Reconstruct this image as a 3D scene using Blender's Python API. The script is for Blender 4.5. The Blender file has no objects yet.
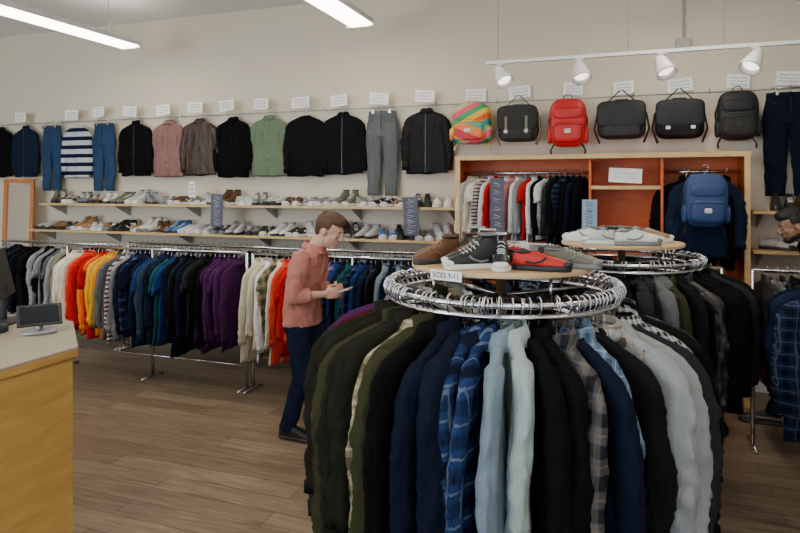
import bpy, math, random
from mathutils import Vector, Matrix, noise
R = random.Random(11)
D = bpy.data
SC = bpy.context.scene
pi = math.pi

# ------------------------------------------------------------------ helpers
def link(o):
    SC.collection.objects.link(o); return o

def empty(name, loc=(0, 0, 0), rot=(0, 0, 0)):
    e = D.objects.new(name, None); e.location = loc; e.rotation_euler = rot
    e.empty_display_size = .1
    return link(e)

def lerp(z, pts):
    if z >= pts[0][0]: return pts[0][1]
    for (a, va), (b, vb) in zip(pts, pts[1:]):
        if z >= b:
            return va + (vb - va) * (a - z) / (a - b)
    return pts[-1][1]

def nz(x, y, z): return noise.noise(Vector((x, y, z)))

class MB:
    def __init__(s):
        s.v = []; s.f = []; s.m = []; s.s = []; s.M = Matrix.Identity(4)
    def pt(s, p):
        s.v.append(tuple(s.M @ Vector(p))); return len(s.v) - 1
    def face(s, idx, mat=0, sm=True):
        s.f.append(tuple(idx)); s.m.append(mat); s.s.append(sm)
    def loft(s, rings, mat=0, cap=(True, True), sm=True, closed=True):
        ids = [[s.pt(p) for p in r] for r in rings]
        n = len(ids[0])
        for a, b in zip(ids, ids[1:]):
            for i in range(n if closed else n - 1):
                j = (i + 1) % n
                s.face((a[i], a[j], b[j], b[i]), mat, sm)
        if cap[0]: s.face(ids[0][::-1], mat, sm)
        if cap[1]: s.face(ids[-1], mat, sm)
    def tube(s, pts, r, n=8, mat=0, r2=None, cap=(True, True), closed=False, up=(0, 0, 1)):
        pts = [Vector(p) for p in pts]; k = len(pts)
        rr = r if isinstance(r, (list, tuple)) else [r] * k
        rq = rr if r2 is None else (r2 if isinstance(r2, (list, tuple)) else [r2] * k)
        up = Vector(up); rings = []; prev = None
        for i, p in enumerate(pts):
            if closed: t = pts[(i + 1) % k] - pts[i - 1]
            else: t = pts[min(i + 1, k - 1)] - pts[max(i - 1, 0)]
            t.normalize()
            if prev is None:
                a = up.cross(t)
                if a.length < 1e-3: a = Vector((1, 0, 0)).cross(t)
                if a.length < 1e-3: a = Vector((0, 1, 0)).cross(t)
            else:
                a = prev - t * prev.dot(t)
            a.normalize(); prev = a; b = t.cross(a)
            rings.append([p + a * (rr[i] * math.cos(2 * pi * j / n)) + b * (rq[i] * math.sin(2 * pi * j / n)) for j in range(n)])
        if closed:
            rings.append(rings[0]); s.loft(rings, mat, (False, False))
        else: s.loft(rings, mat, cap)
    def box(s, c, d, mat=0, M=None):
        x, y, z = c; a, b, e = d[0] / 2, d[1] / 2, d[2] / 2
        P = [(-a, -b, -e), (a, -b, -e), (a, b, -e), (-a, b, -e), (-a, -b, e), (a, -b, e), (a, b, e), (-a, b, e)]
        ids = []
        for p in P:
            q = Vector(p)
            if M is not None: q = M @ q
            ids.append(s.pt((q.x + x, q.y + y, q.z + z)))
        for f in ((3, 2, 1, 0), (4, 5, 6, 7), (0, 1, 5, 4), (1, 2, 6, 5), (2, 3, 7, 6), (3, 0, 4, 7)):
            s.face([ids[i] for i in f], mat, False)
    def sq(s, c, r, e1=1.0, e2=1.0, mat=0, nu=20, nv=12, M=None):
        def pw(v, e): return math.copysign(abs(v) ** e, v)
        rings = []
        for i in range(nv + 1):
            la = -pi / 2 + pi * i / nv
            la = max(-pi / 2 + .02, min(pi / 2 - .02, la))
            ring = []
            for j in range(nu):
                lo = 2 * pi * j / nu
                q = Vector((r[0] * pw(math.cos(la), e1) * pw(math.cos(lo), e2), r[1] * pw(math.cos(la), e1) * pw(math.sin(lo), e2), r[2] * pw(math.sin(la), e1)))
                if M is not None: q = M @ q
                ring.append(q + Vector(c))
            rings.append(ring)
        s.loft(rings, mat)
    def prism(s, poly, z0, z1, mat=0, mtop=None):
        a = [s.pt((x, y, z0)) for x, y in poly]; b = [s.pt((x, y, z1)) for x, y in poly]; n = len(poly)
        for i in range(n):
            j = (i + 1) % n; s.face((a[i], a[j], b[j], b[i]), mat, False)
        s.face(a[::-1], mat, False); s.face(b, mat if mtop is None else mtop, False)
    def mesh(s, name, mats):
        me = D.meshes.new(name); me.from_pydata(s.v, [], s.f)
        for m in mats: me.materials.append(m)
        me.polygons.foreach_set('material_index', s.m)
        me.polygons.foreach_set('use_smooth', s.s)
        me.update(); return me
    def obj(s, name, mats, parent=None, loc=(0, 0, 0), rot=(0, 0, 0), bevel=0):
        o = D.objects.new(name, s.mesh(name, mats)); o.location = loc; o.rotation_euler = rot
        link(o)
        if parent: o.parent = parent
        if bevel:
            b = o.modifiers.new('bev', 'BEVEL'); b.width = bevel; b.segments = 2; b.limit_method = 'ANGLE'
        return o

# ------------------------------------------------------------------ materials
def newmat(name):
    m = D.materials.new(name); m.use_nodes = True
    nt = m.node_tree; b = nt.nodes['Principled BSDF']
    return m, nt, b

def c4(c): return (c[0], c[1], c[2], 1)

def plain(name, col, rough=.6, metal=0., var=.12, scale=8, bump=0.):
    m, nt, b = newmat(name)
    tc = nt.nodes.new('ShaderNodeTexCoord'); no = nt.nodes.new('ShaderNodeTexNoise')
    no.inputs['Scale'].default_value = scale; no.inputs['Detail'].default_value = 4
    nt.links.new(tc.outputs['Object'], no.inputs['Vector'])
    mx = nt.nodes.new('ShaderNodeMix'); mx.data_type = 'RGBA'
    mx.inputs['A'].default_value = c4([v * (1 - var) for v in col]); mx.inputs['B'].default_value = c4([min(1, v * (1 + var)) for v in col])
    nt.links.new(no.outputs['Fac'], mx.inputs['Factor']); nt.links.new(mx.outputs['Result'], b.inputs['Base Color'])
    b.inputs['Roughness'].default_value = rough; b.inputs['Metallic'].default_value = metal
    if bump:
        bp = nt.nodes.new('ShaderNodeBump'); bp.inputs['Strength'].default_value = bump; bp.inputs['Distance'].default_value = .01
        nt.links.new(no.outputs['Fac'], bp.inputs['Height']); nt.links.new(bp.outputs['Normal'], b.inputs['Normal'])
    return m

def cloth(name, col, pat=None, c2=(0, 0, 0), c3=None, s=.06, rough=.95, quilt=False, spec=.07):
    m, nt, b = newmat(name); N = nt.nodes.new; L = nt.links.new
    tc = N('ShaderNodeTexCoord')
    mp = N('ShaderNodeMapping'); mp.inputs['Scale'].default_value = (1, 1, .4)
    L(tc.outputs['Object'], mp.inputs['Vector'])
    no = N('ShaderNodeTexNoise'); no.inputs['Scale'].default_value = 16; no.inputs['Detail'].default_value = 5; no.inputs['Distortion'].default_value = .5
    L(mp.outputs['Vector'], no.inputs['Vector'])
    rd = N('ShaderNodeTexNoise'); rd.noise_type = 'RIDGED_MULTIFRACTAL'; rd.inputs['Scale'].default_value = 9; rd.inputs['Detail'].default_value = 2; rd.inputs['Distortion'].default_value = .8
    L(mp.outputs['Vector'], rd.inputs['Vector'])
    def mix(fac, a, bb):
        mx = N('ShaderNodeMix'); mx.data_type = 'RGBA'
        if isinstance(fac, float): mx.inputs['Factor'].default_value = fac
        else: L(fac, mx.inputs['Factor'])
        for nm, v in (('A', a), ('B', bb)):
            if isinstance(v, (tuple, list)): mx.inputs[nm].default_value = c4(v)
            else: L(v, mx.inputs[nm])
        return mx.outputs['Result']
    def math_(op, a, bb=None):
        mm = N('ShaderNodeMath'); mm.operation = op
        for i, v in enumerate((a, bb)):
            if v is None: continue
            if isinstance(v, (int, float)): mm.inputs[i].default_value = v
            else: L(v, mm.inputs[i])
        return mm.outputs[0]
    colo = mix(no.outputs['Fac'], [v * .8 for v in col], [min(1, v * 1.15) for v in col])
    if pat:
        sp = N('ShaderNodeSeparateXYZ'); L(tc.outputs['Object'], sp.inputs[0])
        u = math_('ADD', sp.outputs[0], math_('MULTIPLY', sp.outputs[1], 1.0))
        u = math_('ADD', u, 5.0); w = math_('ADD', sp.outputs[2], 5.0)
        fu = math_('FRACT', math_('DIVIDE', u, s)); fw = math_('FRACT', math_('DIVIDE', w, s))
        if pat == 'plaid':
            a = math_('MULTIPLY', math_('ADD', math_('LESS_THAN', fu, .45), math_('LESS_THAN', fw, .45)), .5)
            colo = mix(a, colo, c2)
            if c3:
                t = math_('MAXIMUM', math_('LESS_THAN', math_('ABSOLUTE', math_('SUBTRACT', fu, .72)), .04), math_('LESS_THAN', math_('ABSOLUTE', math_('SUBTRACT', fw, .72)), .04))
                colo = mix(math_('MULTIPLY', t, .6), colo, c3)
        elif pat == 'vstripe':
            colo = mix(math_('LESS_THAN', fu, .4), colo, c2)
        elif pat == 'hstripe':
            colo = mix(math_('LESS_THAN', fw, .45), colo, c2)
    L(colo, b.inputs['Base Color'])
    b.inputs['Roughness'].default_value = rough
    b.inputs['Specular IOR Level'].default_value = spec
    bp = N('ShaderNodeBump'); bp.inputs['Strength'].default_value = .8; bp.inputs['Distance'].default_value = .03
    L(no.outputs['Fac'], bp.inputs['Height'])
    b3 = N('ShaderNodeBump'); b3.inputs['Strength'].default_value = .45; b3.inputs['Distance'].default_value = .014
    L(rd.outputs['Fac'], b3.inputs['Height']); L(bp.outputs['Normal'], b3.inputs['Normal'])
    last = b3
    if quilt:
        wv = N('ShaderNodeTexWave'); wv.bands_direction = 'DIAGONAL'; wv.inputs['Scale'].default_value = 9
        L(tc.outputs['Object'], wv.inputs['Vector'])
        b2 = N('ShaderNodeBump'); b2.inputs['Strength'].default_value = .3; b2.inputs['Distance'].default_value = .008
        L(wv.outputs['Fac'], b2.inputs['Height']); L(b3.outputs['Normal'], b2.inputs['Normal']); last = b2
    L(last.outputs['Normal'], b.inputs['Normal'])
    return m

K = {}
def ck(key, *a, **k): K[key] = cloth('cloth_' + key, *a, **k)
ck('black', (.0045, .0045, .005)); ck('black2', (.008, .008, .009)); ck('charcoal', (.022, .023, .025))
ck('navy', (.006, .009, .021)); ck('navy2', (.010, .016, .038)); ck('blue', (.014, .04, .15)); ck('denim', (.028, .052, .095)); ck('ltdenim', (.19, .25, .30))
ck('jeans', (.025, .055, .12)); ck('olive', (.036, .037, .017)); ck('dkolive', (.015, .015, .010), quilt=True); ck('khaki', (.30, .25, .16))
ck('red', (.55, .008, .006)); ck('coral', (.75, .06, .03)); ck('orange', (.85, .18, .008)); ck('yellow', (.80, .42, .02)); ck('cream', (.66, .59, .44)); ck('white', (.78, .78, .76))
ck('maroon', (.075, .008, .015)); ck('plum', (.06, .014, .07)); ck('purple', (.06, .025, .09)); ck('ltgrey', (.30, .31, .32)); ck('grey', (.12, .125, .13)); ck('teal', (.012, .08, .09))
ck('mauve', (.24, .13, .12)); ck('brown', (.040, .017, .010), rough=.4, spec=.4); ck('sage', (.15, .20, .13)); ck('pink', (.62, .25, .25)); ck('seafoam', (.34, .41, .39)); ck('tan', (.35, .25, .15)); ck('green', (.03, .12, .06))
ck('leather', (.007, .0065, .0065), rough=.38, spec=.4); ck('leather_d', (.007, .0065, .0065), rough=.6, spec=.2)
ck('p_blue', (.018, .042, .13), 'plaid', (.006, .008, .024), (.16, .20, .28), s=.085)
ck('p_navy', (.016, .026, .065), 'plaid', (.006, .008, .016), (.10, .13, .18), s=.06)
ck('p_tan', (.32, .27, .16), 'plaid', (.09, .08, .04), (.5, .45, .35), s=.08)
ck('p_brown', (.11, .105, .105), 'plaid', (.015, .015, .02), (.18, .13, .09), s=.07)
ck('p_ltblue', (.13, .19, .28), 'plaid', (.04, .06, .10), (.35, .39, .45), s=.05)
ck('p_cream', (.50, .47, .41), 'plaid', (.10, .07, .05), (.06, .05, .05), s=.09)
ck('ging', (.5, .5, .5), 'plaid', (.008, .008, .010), s=.024)
ck('w_stripe', (.50, .53, .58), 'hstripe', (.008, .011, .028), s=.11)
ck('p_red', (.4, .03, .03), 'plaid', (.02, .015, .02), s=.07)
ck('p_purple', (.20, .14, .27), 'plaid', (.05, .04, .10), (.4, .35, .45), s=.06)
ck('stripe', (.55, .5, .48), 'hstripe', (.10, .03, .04), s=.04)
ck('vstripe', (.40, .43, .47), 'vstripe', (.10, .13, .20), s=.02)

chrome = plain('chrome', (.62, .62, .64), .16, 1., .05)
steel = plain('painted_steel', (.35, .35, .36), .4, .6)
hookm = plain('hanger_wire', (.6, .6, .62), .25, 1.)
trim_dk = plain('trim_dark', (.02, .02, .022), .6)
trim_lt = plain('trim_light', (.45, .44, .42), .6)
zipm = plain('zipper_dark', (.05, .05, .055), .4, .5)
white_p = plain('white_paint', (.78, .78, .77), .45, var=.02)
paper = plain('paper', (.92, .92, .90), .8, var=.02)
ink = plain('ink', (.02, .03, .08), .7)
slate = plain('slate_card', (.10, .10, .14), .8)
chalk = plain('chalk', (.65, .68, .75), .8)
bluecard = plain('blue_card', (.30, .42, .55), .8)

def wood(name, c1, c2, scale=(1, 12, 12), rough=.5):
    m, nt, b = newmat(name); N = nt.nodes.new; L = nt.links.new
    tc = N('ShaderNodeTexCoord'); mp = N('ShaderNodeMapping'); mp.inputs['Scale'].default_value = scale
    L(tc.outputs['Object'], mp.inputs['Vector'])
    no = N('ShaderNodeTexNoise'); no.inputs['Scale'].default_value = 3; no.inputs['Detail'].default_value = 6; no.inputs['Distortion'].default_value = .6
    L(mp.outputs['Vector'], no.inputs['Vector'])
    r = N('ShaderNodeValToRGB'); r.color_ramp.elements[0].position = .3; r.color_ramp.elements[1].position = .7
    r.color_ramp.elements[0].color = c4(c1); r.color_ramp.elements[1].color = c4(c2)
    L(no.outputs['Fac'], r.inputs['Fac']); L(r.outputs['Color'], b.inputs['Base Color']); b.inputs['Roughness'].default_value = rough
    return m
birch = wood('birch_plywood', (.52, .30, .075), (.66, .41, .12), (1.2, 1.2, 6), .45)
pine = wood('pine_trim', (.56, .36, .15), (.68, .46, .21), (2, 8, 8), .5)
pale = wood('pale_board', (.55, .37, .18), (.68, .48, .26), (2, 9, 9), .5)
orange_w = wood('orange_stain', (.58, .10, .016), (.72, .15, .022), (1.5, 3, 5), .5)
lam = plain('counter_laminate', (.42, .36, .26), .3, var=.05, scale=40)

fm, nt, b = newmat('wood_floor'); N = nt.nodes.new; L = nt.links.new
tc = N('ShaderNodeTexCoord'); br = N('ShaderNodeTexBrick')
br.inputs['Scale'].default_value = 1; br.inputs['Brick Width'].default_value = 1.25; br.inputs['Row Height'].default_value = .15
br.inputs['Mortar Size'].default_value = .0022; br.inputs['Mortar'].default_value = (.08, .06, .04, 1)
br.inputs['Color1'].default_value = (.205, .148, .100, 1); br.inputs['Color2'].default_value = (.325, .245, .170, 1); br.offset = .37
L(tc.outputs['Object'], br.inputs['Vector'])
mp = N('ShaderNodeMapping'); mp.inputs['Scale'].default_value = (1.2, 14, 1); L(tc.outputs['Object'], mp.inputs['Vector'])
no = N('ShaderNodeTexNoise'); no.inputs['Scale'].default_value = 2.2; no.inputs['Detail'].default_value = 7; no.inputs['Distortion'].default_value = 1.2
L(mp.outputs['Vector'], no.inputs['Vector'])
r = N('ShaderNodeValToRGB'); r.color_ramp.elements[0].position = .3; r.color_ramp.elements[1].position = .72
r.color_ramp.elements[0].color = (.58, .55, .52, 1); r.color_ramp.elements[1].color = (1.15, 1.15, 1.15, 1)
L(no.outputs['Fac'], r.inputs['Fac'])
mx = N('ShaderNodeMix'); mx.data_type = 'RGBA'; mx.blend_type = 'MULTIPLY'; mx.inputs['Factor'].default_value = 1
L(br.outputs['Color'], mx.inputs['A']); L(r.outputs['Color'], mx.inputs['B']); L(mx.outputs['Result'], b.inputs['Base Color'])
b.inputs['Roughness'].default_value = .36
bp = N('ShaderNodeBump'); bp.inputs['Strength'].default_value = .15; bp.inputs['Distance'].default_value = .004
L(no.outputs['Fac'], bp.inputs['Height']); L(bp.outputs['Normal'], b.inputs['Normal'])

wallm = plain('wall_paint', (.66, .585, .46), .75, var=.02, scale=2)
ceilm = plain('ceiling_paint', (.82, .84, .86), .8, var=.02, scale=2)

# ------------------------------------------------------------------ room
WY = 5.88; XL = -8.6; XR = 5.0; YF = -3.2; H = 3.65
def slab(name, x0, x1, y0, y1, z0, z1, m):
    q = MB(); q.box(((x0 + x1) / 2, (y0 + y1) / 2, (z0 + z1) / 2), (x1 - x0, y1 - y0, z1 - z0)); return q.obj(name, [m])
slab('floor', XL - .1, XR + .1, YF - .1, WY + .1, -.1, 0, fm)
slab('ceiling', XL - .1, XR + .1, YF - .1, WY + .1, H, H + .1, ceilm)
slab('wall_back', XL - .1, XR + .1, WY, WY + .1, 0, H, wallm)
slab('wall_left', XL - .1, XL, YF, WY, 0, H, wallm)
slab('wall_right', XR, XR + .1, YF, WY, 0, H, wallm)
q = MB()
q.box(((XL + XR) / 2, YF - .05, .25), (XR - XL, .1, .5)); q.box(((XL + XR) / 2, YF - .05, 3.35), (XR - XL, .1, .6))
for x in (XL + .2, -4.2, .2, XR - .2): q.box((x, YF - .05, 1.8), (.4, .1, 2.6))
q.obj('wall_front', [wallm])
for i, (xa, xb) in enumerate(((XL + .4, -4.4), (-4.0, 0.0), (.4, XR - .4))):
    q = MB(); cx = (xa + xb) / 2; w = xb - xa
    q.box((cx, YF - .05, .53), (w, .06, .06)); q.box((cx, YF - .05, 3.02), (w, .06, .06))
    for x in (xa + .03, cx, xb - .03): q.box((x, YF - .05, 1.78), (.06, .06, 2.44))
    q.obj('window_%d' % (i + 1), [steel])
slab('baseboard_back', XL, XR, WY - .015, WY, 0, .12, white_p)
slab('baseboard_left', XL, XL + .015, YF, WY, 0, .12, white_p)
slab('baseboard_right', XR - .015, XR, YF, WY, 0, .12, white_p)

# ------------------------------------------------------------------ garments
def garment(name, hw=.22, L=.70, th=.032, sl=.56, sr=.062, collar='shirt', placket=True, pockets=0, zipper=False, seed=0, flare=1.04, spread=0., amp=.026):
    rr = random.Random(seed); q = MB(); S = seed * 7.31
    zt = -.085; zb = -.085 - L
    wf = [(zt, .062), (-.10, hw * .48), (-.125, hw * .78), (-.15, hw * .94), (-.19, hw), (-.35, hw * .95), (zb, hw * flare)]
    tf = [(zt, .03), (-.13, th * .8), (-.22, th), (zb + .1, th * 1.0), (zb, th * .75)]
    def yc(x, z):
        v = min(1, max(0, (-z - .13) / L * 1.5))
        return amp * v * (1.5 * nz(x * 9 + S, z * 1.8, S) + .8 * nz(x * 21 + S, z * 4.5, S + 3)) + .006 * v * nz(x * 40, z * 16, S)
    zs = [zt, -.092, -.10, -.112, -.125, -.138, -.15, -.17, -.19, -.22]
    n = 26
    zs += [-.22 - (L - .135) * (i + 1) / n for i in range(n)]
    rings = []
    for z in zs:
        w = lerp(z, wf); t = lerp(z, tf); ring = []
        w *= 1 + .03 * nz(S, z * 9, 1)
        for j in range(40):
            a = 2 * pi * j / 40; x = w * math.cos(a)
            cy = math.sin(a); cy = math.copysign(abs(cy) ** .75, cy)
            tk = t * (1 + (.5 * nz(x * 12, z * 5, S + 9) if cy > 0 else 0))
            zz = z + (.016 * nz(x * 8, S, 0) if z <= zs[-1] + .001 else 0)
            ring.append((x, yc(x, z) + tk * cy, zz))
        rings.append(ring)
    rings.append([(x * .95, y * .7, z + .02) for x, y, z in rings[-1]])
    q.loft(rings, 0)
    def fy(x, z):
        w = lerp(z, wf); t = lerp(z, tf); u = max(0, 1 - (x / w) ** 2) ** .375
        return yc(x, z) - t * u
    def patch(x0, x1, z0, z1, off=.004, mat=1, nx=3, nzz=10):
        front = []
        for i in range(nzz + 1):
            z = z0 + (z1 - z0) * i / nzz
            front.append([(x0 + (x1 - x0) * j / nx, fy(x0 + (x1 - x0) * j / nx, z) - off, z) for j in range(nx + 1)])
        ids = [[q.pt(p) for p in r_] for r_ in front]
        for a, b_ in zip(ids, ids[1:]):
            for j in range(nx): q.face((a[j], b_[j], b_[j + 1], a[j + 1]), mat)
        loop = [front[0][j] for j in range(nx + 1)] + [front[i][nx] for i in range(1, nzz + 1)] + [front[nzz][j] for j in range(nx - 1, -1, -1)] + [front[i][0] for i in range(nzz - 1, 0, -1)]
        q.loft([loop, [(x, y + off * 1.5, z) for x, y, z in loop]], mat, (False, False), sm=False)
    if placket:
        patch(-.013, .013, -.115, zb + .012, .004, 0, 2, 26)
        for i in range(6):
            z = -.14 - i * (L - .1) / 6; q.sq((0, fy(0, z) - .006, z), (.006, .003, .006), mat=1, nu=8, nv=4)
    if zipper: patch(-.005, .005, -.11, zb + .01, .004, 1, 2, 26)
    for i in range(pockets):
        s_ = -1 if i % 2 else 1
        if i < 2: patch(s_ * .10 - .045, s_ * .10 + .045, -.26, -.37, .005, 0, 3, 4); patch(s_ * .10 - .048, s_ * .10 + .048, -.255, -.285, .009, 0, 3, 2)
        else: patch(s_ * .11 - .06, s_ * .11 + .06, zb + .22, zb + .08, .005, 0, 3, 4); patch(s_ * .11 - .063, s_ * .11 + .063, zb + .225, zb + .185, .009, 0, 3, 2)
    for s_ in (-1, 1):
        pa = rr.uniform(0, 60); fwd = rr.uniform(-.04, .04)
        n = 34; rings = []
        ze = -.15 - sl
        cf = [(-.125, hw - .075), (-.16, hw - .05), (-.21, hw - .028), (-.4, hw + .005 + spread * .5), (ze, hw + .0 + spread)]
        rf = [(-.125, .02), (-.145, sr * .75), (-.19, sr), (-.3, sr * .98), (ze + .05, sr * .66), (ze + .045, sr * .76), (ze, sr * .74)]
        if sl < .3: rf = [(-.125, .02), (-.145, sr * .75), (-.19, sr), (ze, sr * 1.05)]
        zz = [-.125, -.135, -.15, -.17, -.19] + [-.19 - (sl - .04 - .05) * (i + 1) / n for i in range(n)] + [ze + .046, ze + .043, ze]
        for z in zz:
            v = min(1, max(0, (-z - .15) / sl)); c = lerp(z, cf) + .016 * v * nz(z * 5, pa, 2); r_ = lerp(z, rf); ring = []
            yo = fwd * v + .022 * v * nz(z * 5, pa, 5)
            for j in range(22):
                a = 2 * pi * j / 22; ca, sa = math.cos(a), math.sin(a)
                w = 1 + (.40 * nz(ca * 1.3 + pa, sa * 1.3, z * 7) + .32 * nz(ca * 2.6 + pa, sa * 2.6, z * 19 + 5) + .24 * nz(ca * 4 + pa, sa * 4, z * 42)) * (.35 + .65 * v)
                ring.append((s_ * c + r_ * w * ca, yo + min(r_ * .8, th * 1.0) * w * sa, z))
            rings.append(ring)
        rings.append([(s_ * lerp(ze, cf) + (x - s_ * lerp(ze, cf)) * .75, y * .75, z + .02) for x, y, z in rings[-1]])
        q.loft(rings, 0)
    def ring(rx, ry, z, dz=0, n=20): return [(rx * math.cos(2 * pi * j / n), ry * math.sin(2 * pi * j / n), z + dz * math.sin(2 * pi * j / n)) for j in range(n)]
    if collar == 'shirt':
        q.loft([ring(.06, .034, -.095, .012), ring(.055, .032, -.068, .014), ring(.06, .038, -.060, .014), ring(.078, .050, -.088, .010), ring(.086, .052, -.112, -.0), ring(.076, .043, -.112, 0)], 0, (False, False))
    elif collar == 'stand':
        q.loft([ring(.062, .036, -.10, .012), ring(.058, .036, -.05, .012), ring(.052, .030, -.05, .012), ring(.05, .028, -.10, .012)], 0, (False, False))
    elif collar == 'hood':
        q.sq((0, .04, -.15), (.105, .04, .085), .8, .8, 0); q.tube([(.075 * math.cos(a), -.035, -.085 - .04 * math.sin(a)) for a in [pi * i / 10 for i in range(11)]], .014, 8, 0)
        for s_ in (-1, 1): q.tube([(s_ * .02, -.045, -.13), (s_ * .025, -.055, -.2), (s_ * .022, -.055, -.27)], .0025, 6, 1)
    else:
        q.tube([(.062 * math.cos(a), .033 * math.sin(a), -.09 + .012 * math.sin(a)) for a in [2 * pi * i / 20 for i in range(20)]], .008, 6, 0, closed=True)
    q.tube([(0, 0, -.115), (0, 0, -.045), (.004, 0, -.032), (.016, 0, -.020), (.021, 0, 0), (.015, 0, .015), (0, 0, .021), (-.015, 0, .015), (-.021, 0, 0)], .003, 6, 2)
    q.tube([(-.05, 0, -.112), (0, 0, -.088), (.05, 0, -.112)], .007, 6, 2, r2=.005)
    return q.mesh(name, [K['black'], trim_dk, hookm])

G = {
 'shirt': [garment('shirt', seed=i + 1, hw=.215 + .01 * (i % 2), L=.70 + .04 * (i % 3), th=.026) for i in range(5)],
 'jacket': [garment('jacket', seed=10 + i, hw=.235, L=.66 + .05 * i, th=.038, sr=.072, sl=.58, collar='stand', placket=False, zipper=True, pockets=4) for i in range(3)],
 'hoodie': [garment('hoodie', seed=20 + i, hw=.23, L=.66, th=.036, sr=.066, collar='hood', placket=False, zipper=(i == 0)) for i in range(2)],
 'sweater': [garment('sweater', seed=30 + i, hw=.225, L=.66, th=.032, sr=.063, collar='crew', placket=False) for i in range(3)],
 'tee': [garment('tee', seed=40 + i, hw=.225, L=.68, th=.026, sr=.075, sl=.2, collar='crew', placket=False, spread=.01) for i in range(2)],
 'dshirt': [garment('dshirt', seed=50 + i, hw=.22, L=.66, th=.032, sl=.52, pockets=2, spread=.015, amp=.014) for i in range(2)],
 'djacket': [garment('djacket', seed=60 + i, hw=.225, L=.64, th=.038, sl=.54, sr=.062, collar='stand' if i else 'shirt', placket=False, zipper=True, pockets=4 if i else 2, spread=.01, amp=.014) for i in range(2)],
}
def put_garment(kind, color, parent, loc, rotz, scale=(1, 1, 1), name=None, tilt=0, trim=None):
    me = R.choice(G[kind]); o = D.objects.new(name or kind, me); link(o)
    o.location = loc; o.rotation_euler = (R.uniform(-.03, .03) if parent else 0, tilt, rotz); o.scale = scale
    if parent: o.parent = parent
    o.material_slots[0].link = 'OBJECT'; o.material_slots[0].material = K[color]
    if trim:
        o.material_slots[1].link = 'OBJECT'; o.material_slots[1].material = trim
    return o

def auto_kind(c):
    if c in ('dkolive', 'leather'): return 'jacket'
    if c.startswith('p_') or c in ('ging', 'denim', 'ltdenim', 'seafoam', 'vstripe'): return 'shirt'
    if c in ('white', 'stripe'): return R.choice(['tee', 'shirt'])
    if c in ('ltgrey', 'grey', 'navy2'): return R.choice(['hoodie', 'sweater', 'shirt'])
    return R.choice(['shirt', 'jacket', 'sweater', 'hoodie', 'shirt'])

def round_rack(loc, colors, a0, zr=1.30, rad=.455, top=True, gs=1.0, gl=1.0, rt=.372, rootname='round_clothes_rack', th=(1., 1.2), jit=1.0):
    e = empty(rootname, (loc[0], loc[1], 0))
    q = MB()
    for rr_, z in ((rad, zr - .008), (rad, zr - .045)):
        q.tube([(rr_ * math.cos(2 * pi * i / 64), rr_ * math.sin(2 * pi * i / 64), z) for i in range(64)], .011, 8, 0, closed=True)
    q.tube([(0, 0, .05), (0, 0, zr + (.05 if top else 0))], .02, 12)
    for i in range(4):
        a = pi / 4 + i * pi / 2; c, s_ = math.cos(a), math.sin(a)
        q.tube([(0, 0, zr - .045), (rad * c, rad * s_, zr - .045)], .009, 8)
        q.tube([(rad * c, rad * s_, zr - .05), (rad * c, rad * s_, zr)], .008, 8)
        q.tube([(0, 0, .06), (.42 * c, .42 * s_, .06)], .014, 8); q.tube([(.42 * c, .42 * s_, 0), (.42 * c, .42 * s_, .07)], .016, 8)
        if top: q.tube([(.3 * c, .3 * s_, zr - .045), (.3 * c, .3 * s_, zr + .068)], .006, 8)
    q.obj('frame', [chrome], e)
    if top:
        q = MB(); n = 64; Rr = rt
        def rg(r_, z): return [(r_ * math.cos(2 * pi * i / n), r_ * math.sin(2 * pi * i / n), z) for i in range(n)]
        q.loft([rg(Rr - .003, zr + .066), rg(Rr, zr + .069), rg(Rr, zr + .081), rg(Rr - .003, zr + .084)], 0, sm=False)
        q.obj('wooden_top', [pale], e)
    n = len(colors)
    for i, c in enumerate(colors):
        a = math.radians(a0 + 360. * i / n + R.uniform(-1.5, 1.5))
        k = c.split(':'); kind = k[1] if len(k) > 1 else auto_kind(k[0])
        s_ = gs * R.uniform(.90, 1.07)
        put_garment(kind, k[0], e, (rad * math.cos(a), rad * math.sin(a), zr - .003), a + R.uniform(-.13, .13) * jit, (s_, R.uniform(*th), gs * gl * R.uniform(.90, 1.10)), name='%s_%d' % (kind, i))
    q = MB()
    for i in range(70):
        a = R.uniform(0, 2 * pi); q.M = Matrix.Translation((rad * math.cos(a), rad * math.sin(a), zr - .003)) @ Matrix.Rotation(a + R.uniform(-.35, .35), 4, 'Z')
        q.tube([(0, 0, -.09), (0, 0, -.04), (.016, 0, -.02), (.021, 0, 0), (.013, 0, .017), (0, 0, .021), (-.019, 0, .008)], .0028, 6)
        q.tube([(-.055, 0, -.108), (0, 0, -.088), (.055, 0, -.108)], .004, 6)
    q.obj('hangers', [hookm], e)
    return e

def straight_rack(x0, x1, y, zr, colors, name='clothes_rack', posts=None, gs=1., gl=1., double=True):
    e = empty(name, (0, 0, 0)); q = MB()
    q.tube([(x0 - .05, y, zr - .012), (x1 + .05, y, zr - .012)], .013, 10)
    if double: q.tube([(x0 - .05, y, .20), (x1 + .05, y, .20)], .008, 8)
    for x in (posts or (x0 - .05, x1 + .05)):
        q.tube([(x, y, .02), (x, y, zr - .012)], .014, 10)
        q.tube([(x, y - .12, .018), (x, y + .12, .018)], .012, 8)
        for d in (-.12, .12): q.tube([(x, y + d, 0), (x, y + d, .024)], .014, 8)
    q.obj('frame', [chrome], e)
    n = len(colors)
    for i, c in enumerate(colors):
        k = c.split(':'); kind = k[1] if len(k) > 1 else auto_kind(k[0])
        x = x0 + (x1 - x0) * (i + .5) / n + R.uniform(-.008, .008)
        s_ = gs * R.uniform(.92, 1.05)
        put_garment(kind, k[0], e, (x, y, zr), pi / 2 + R.uniform(-.13, .13), (s_, R.uniform(.75, 1.0), gs * gl * R.uniform(.9, 1.08)), name='%s_%d' % (kind, i))
    return e

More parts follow.
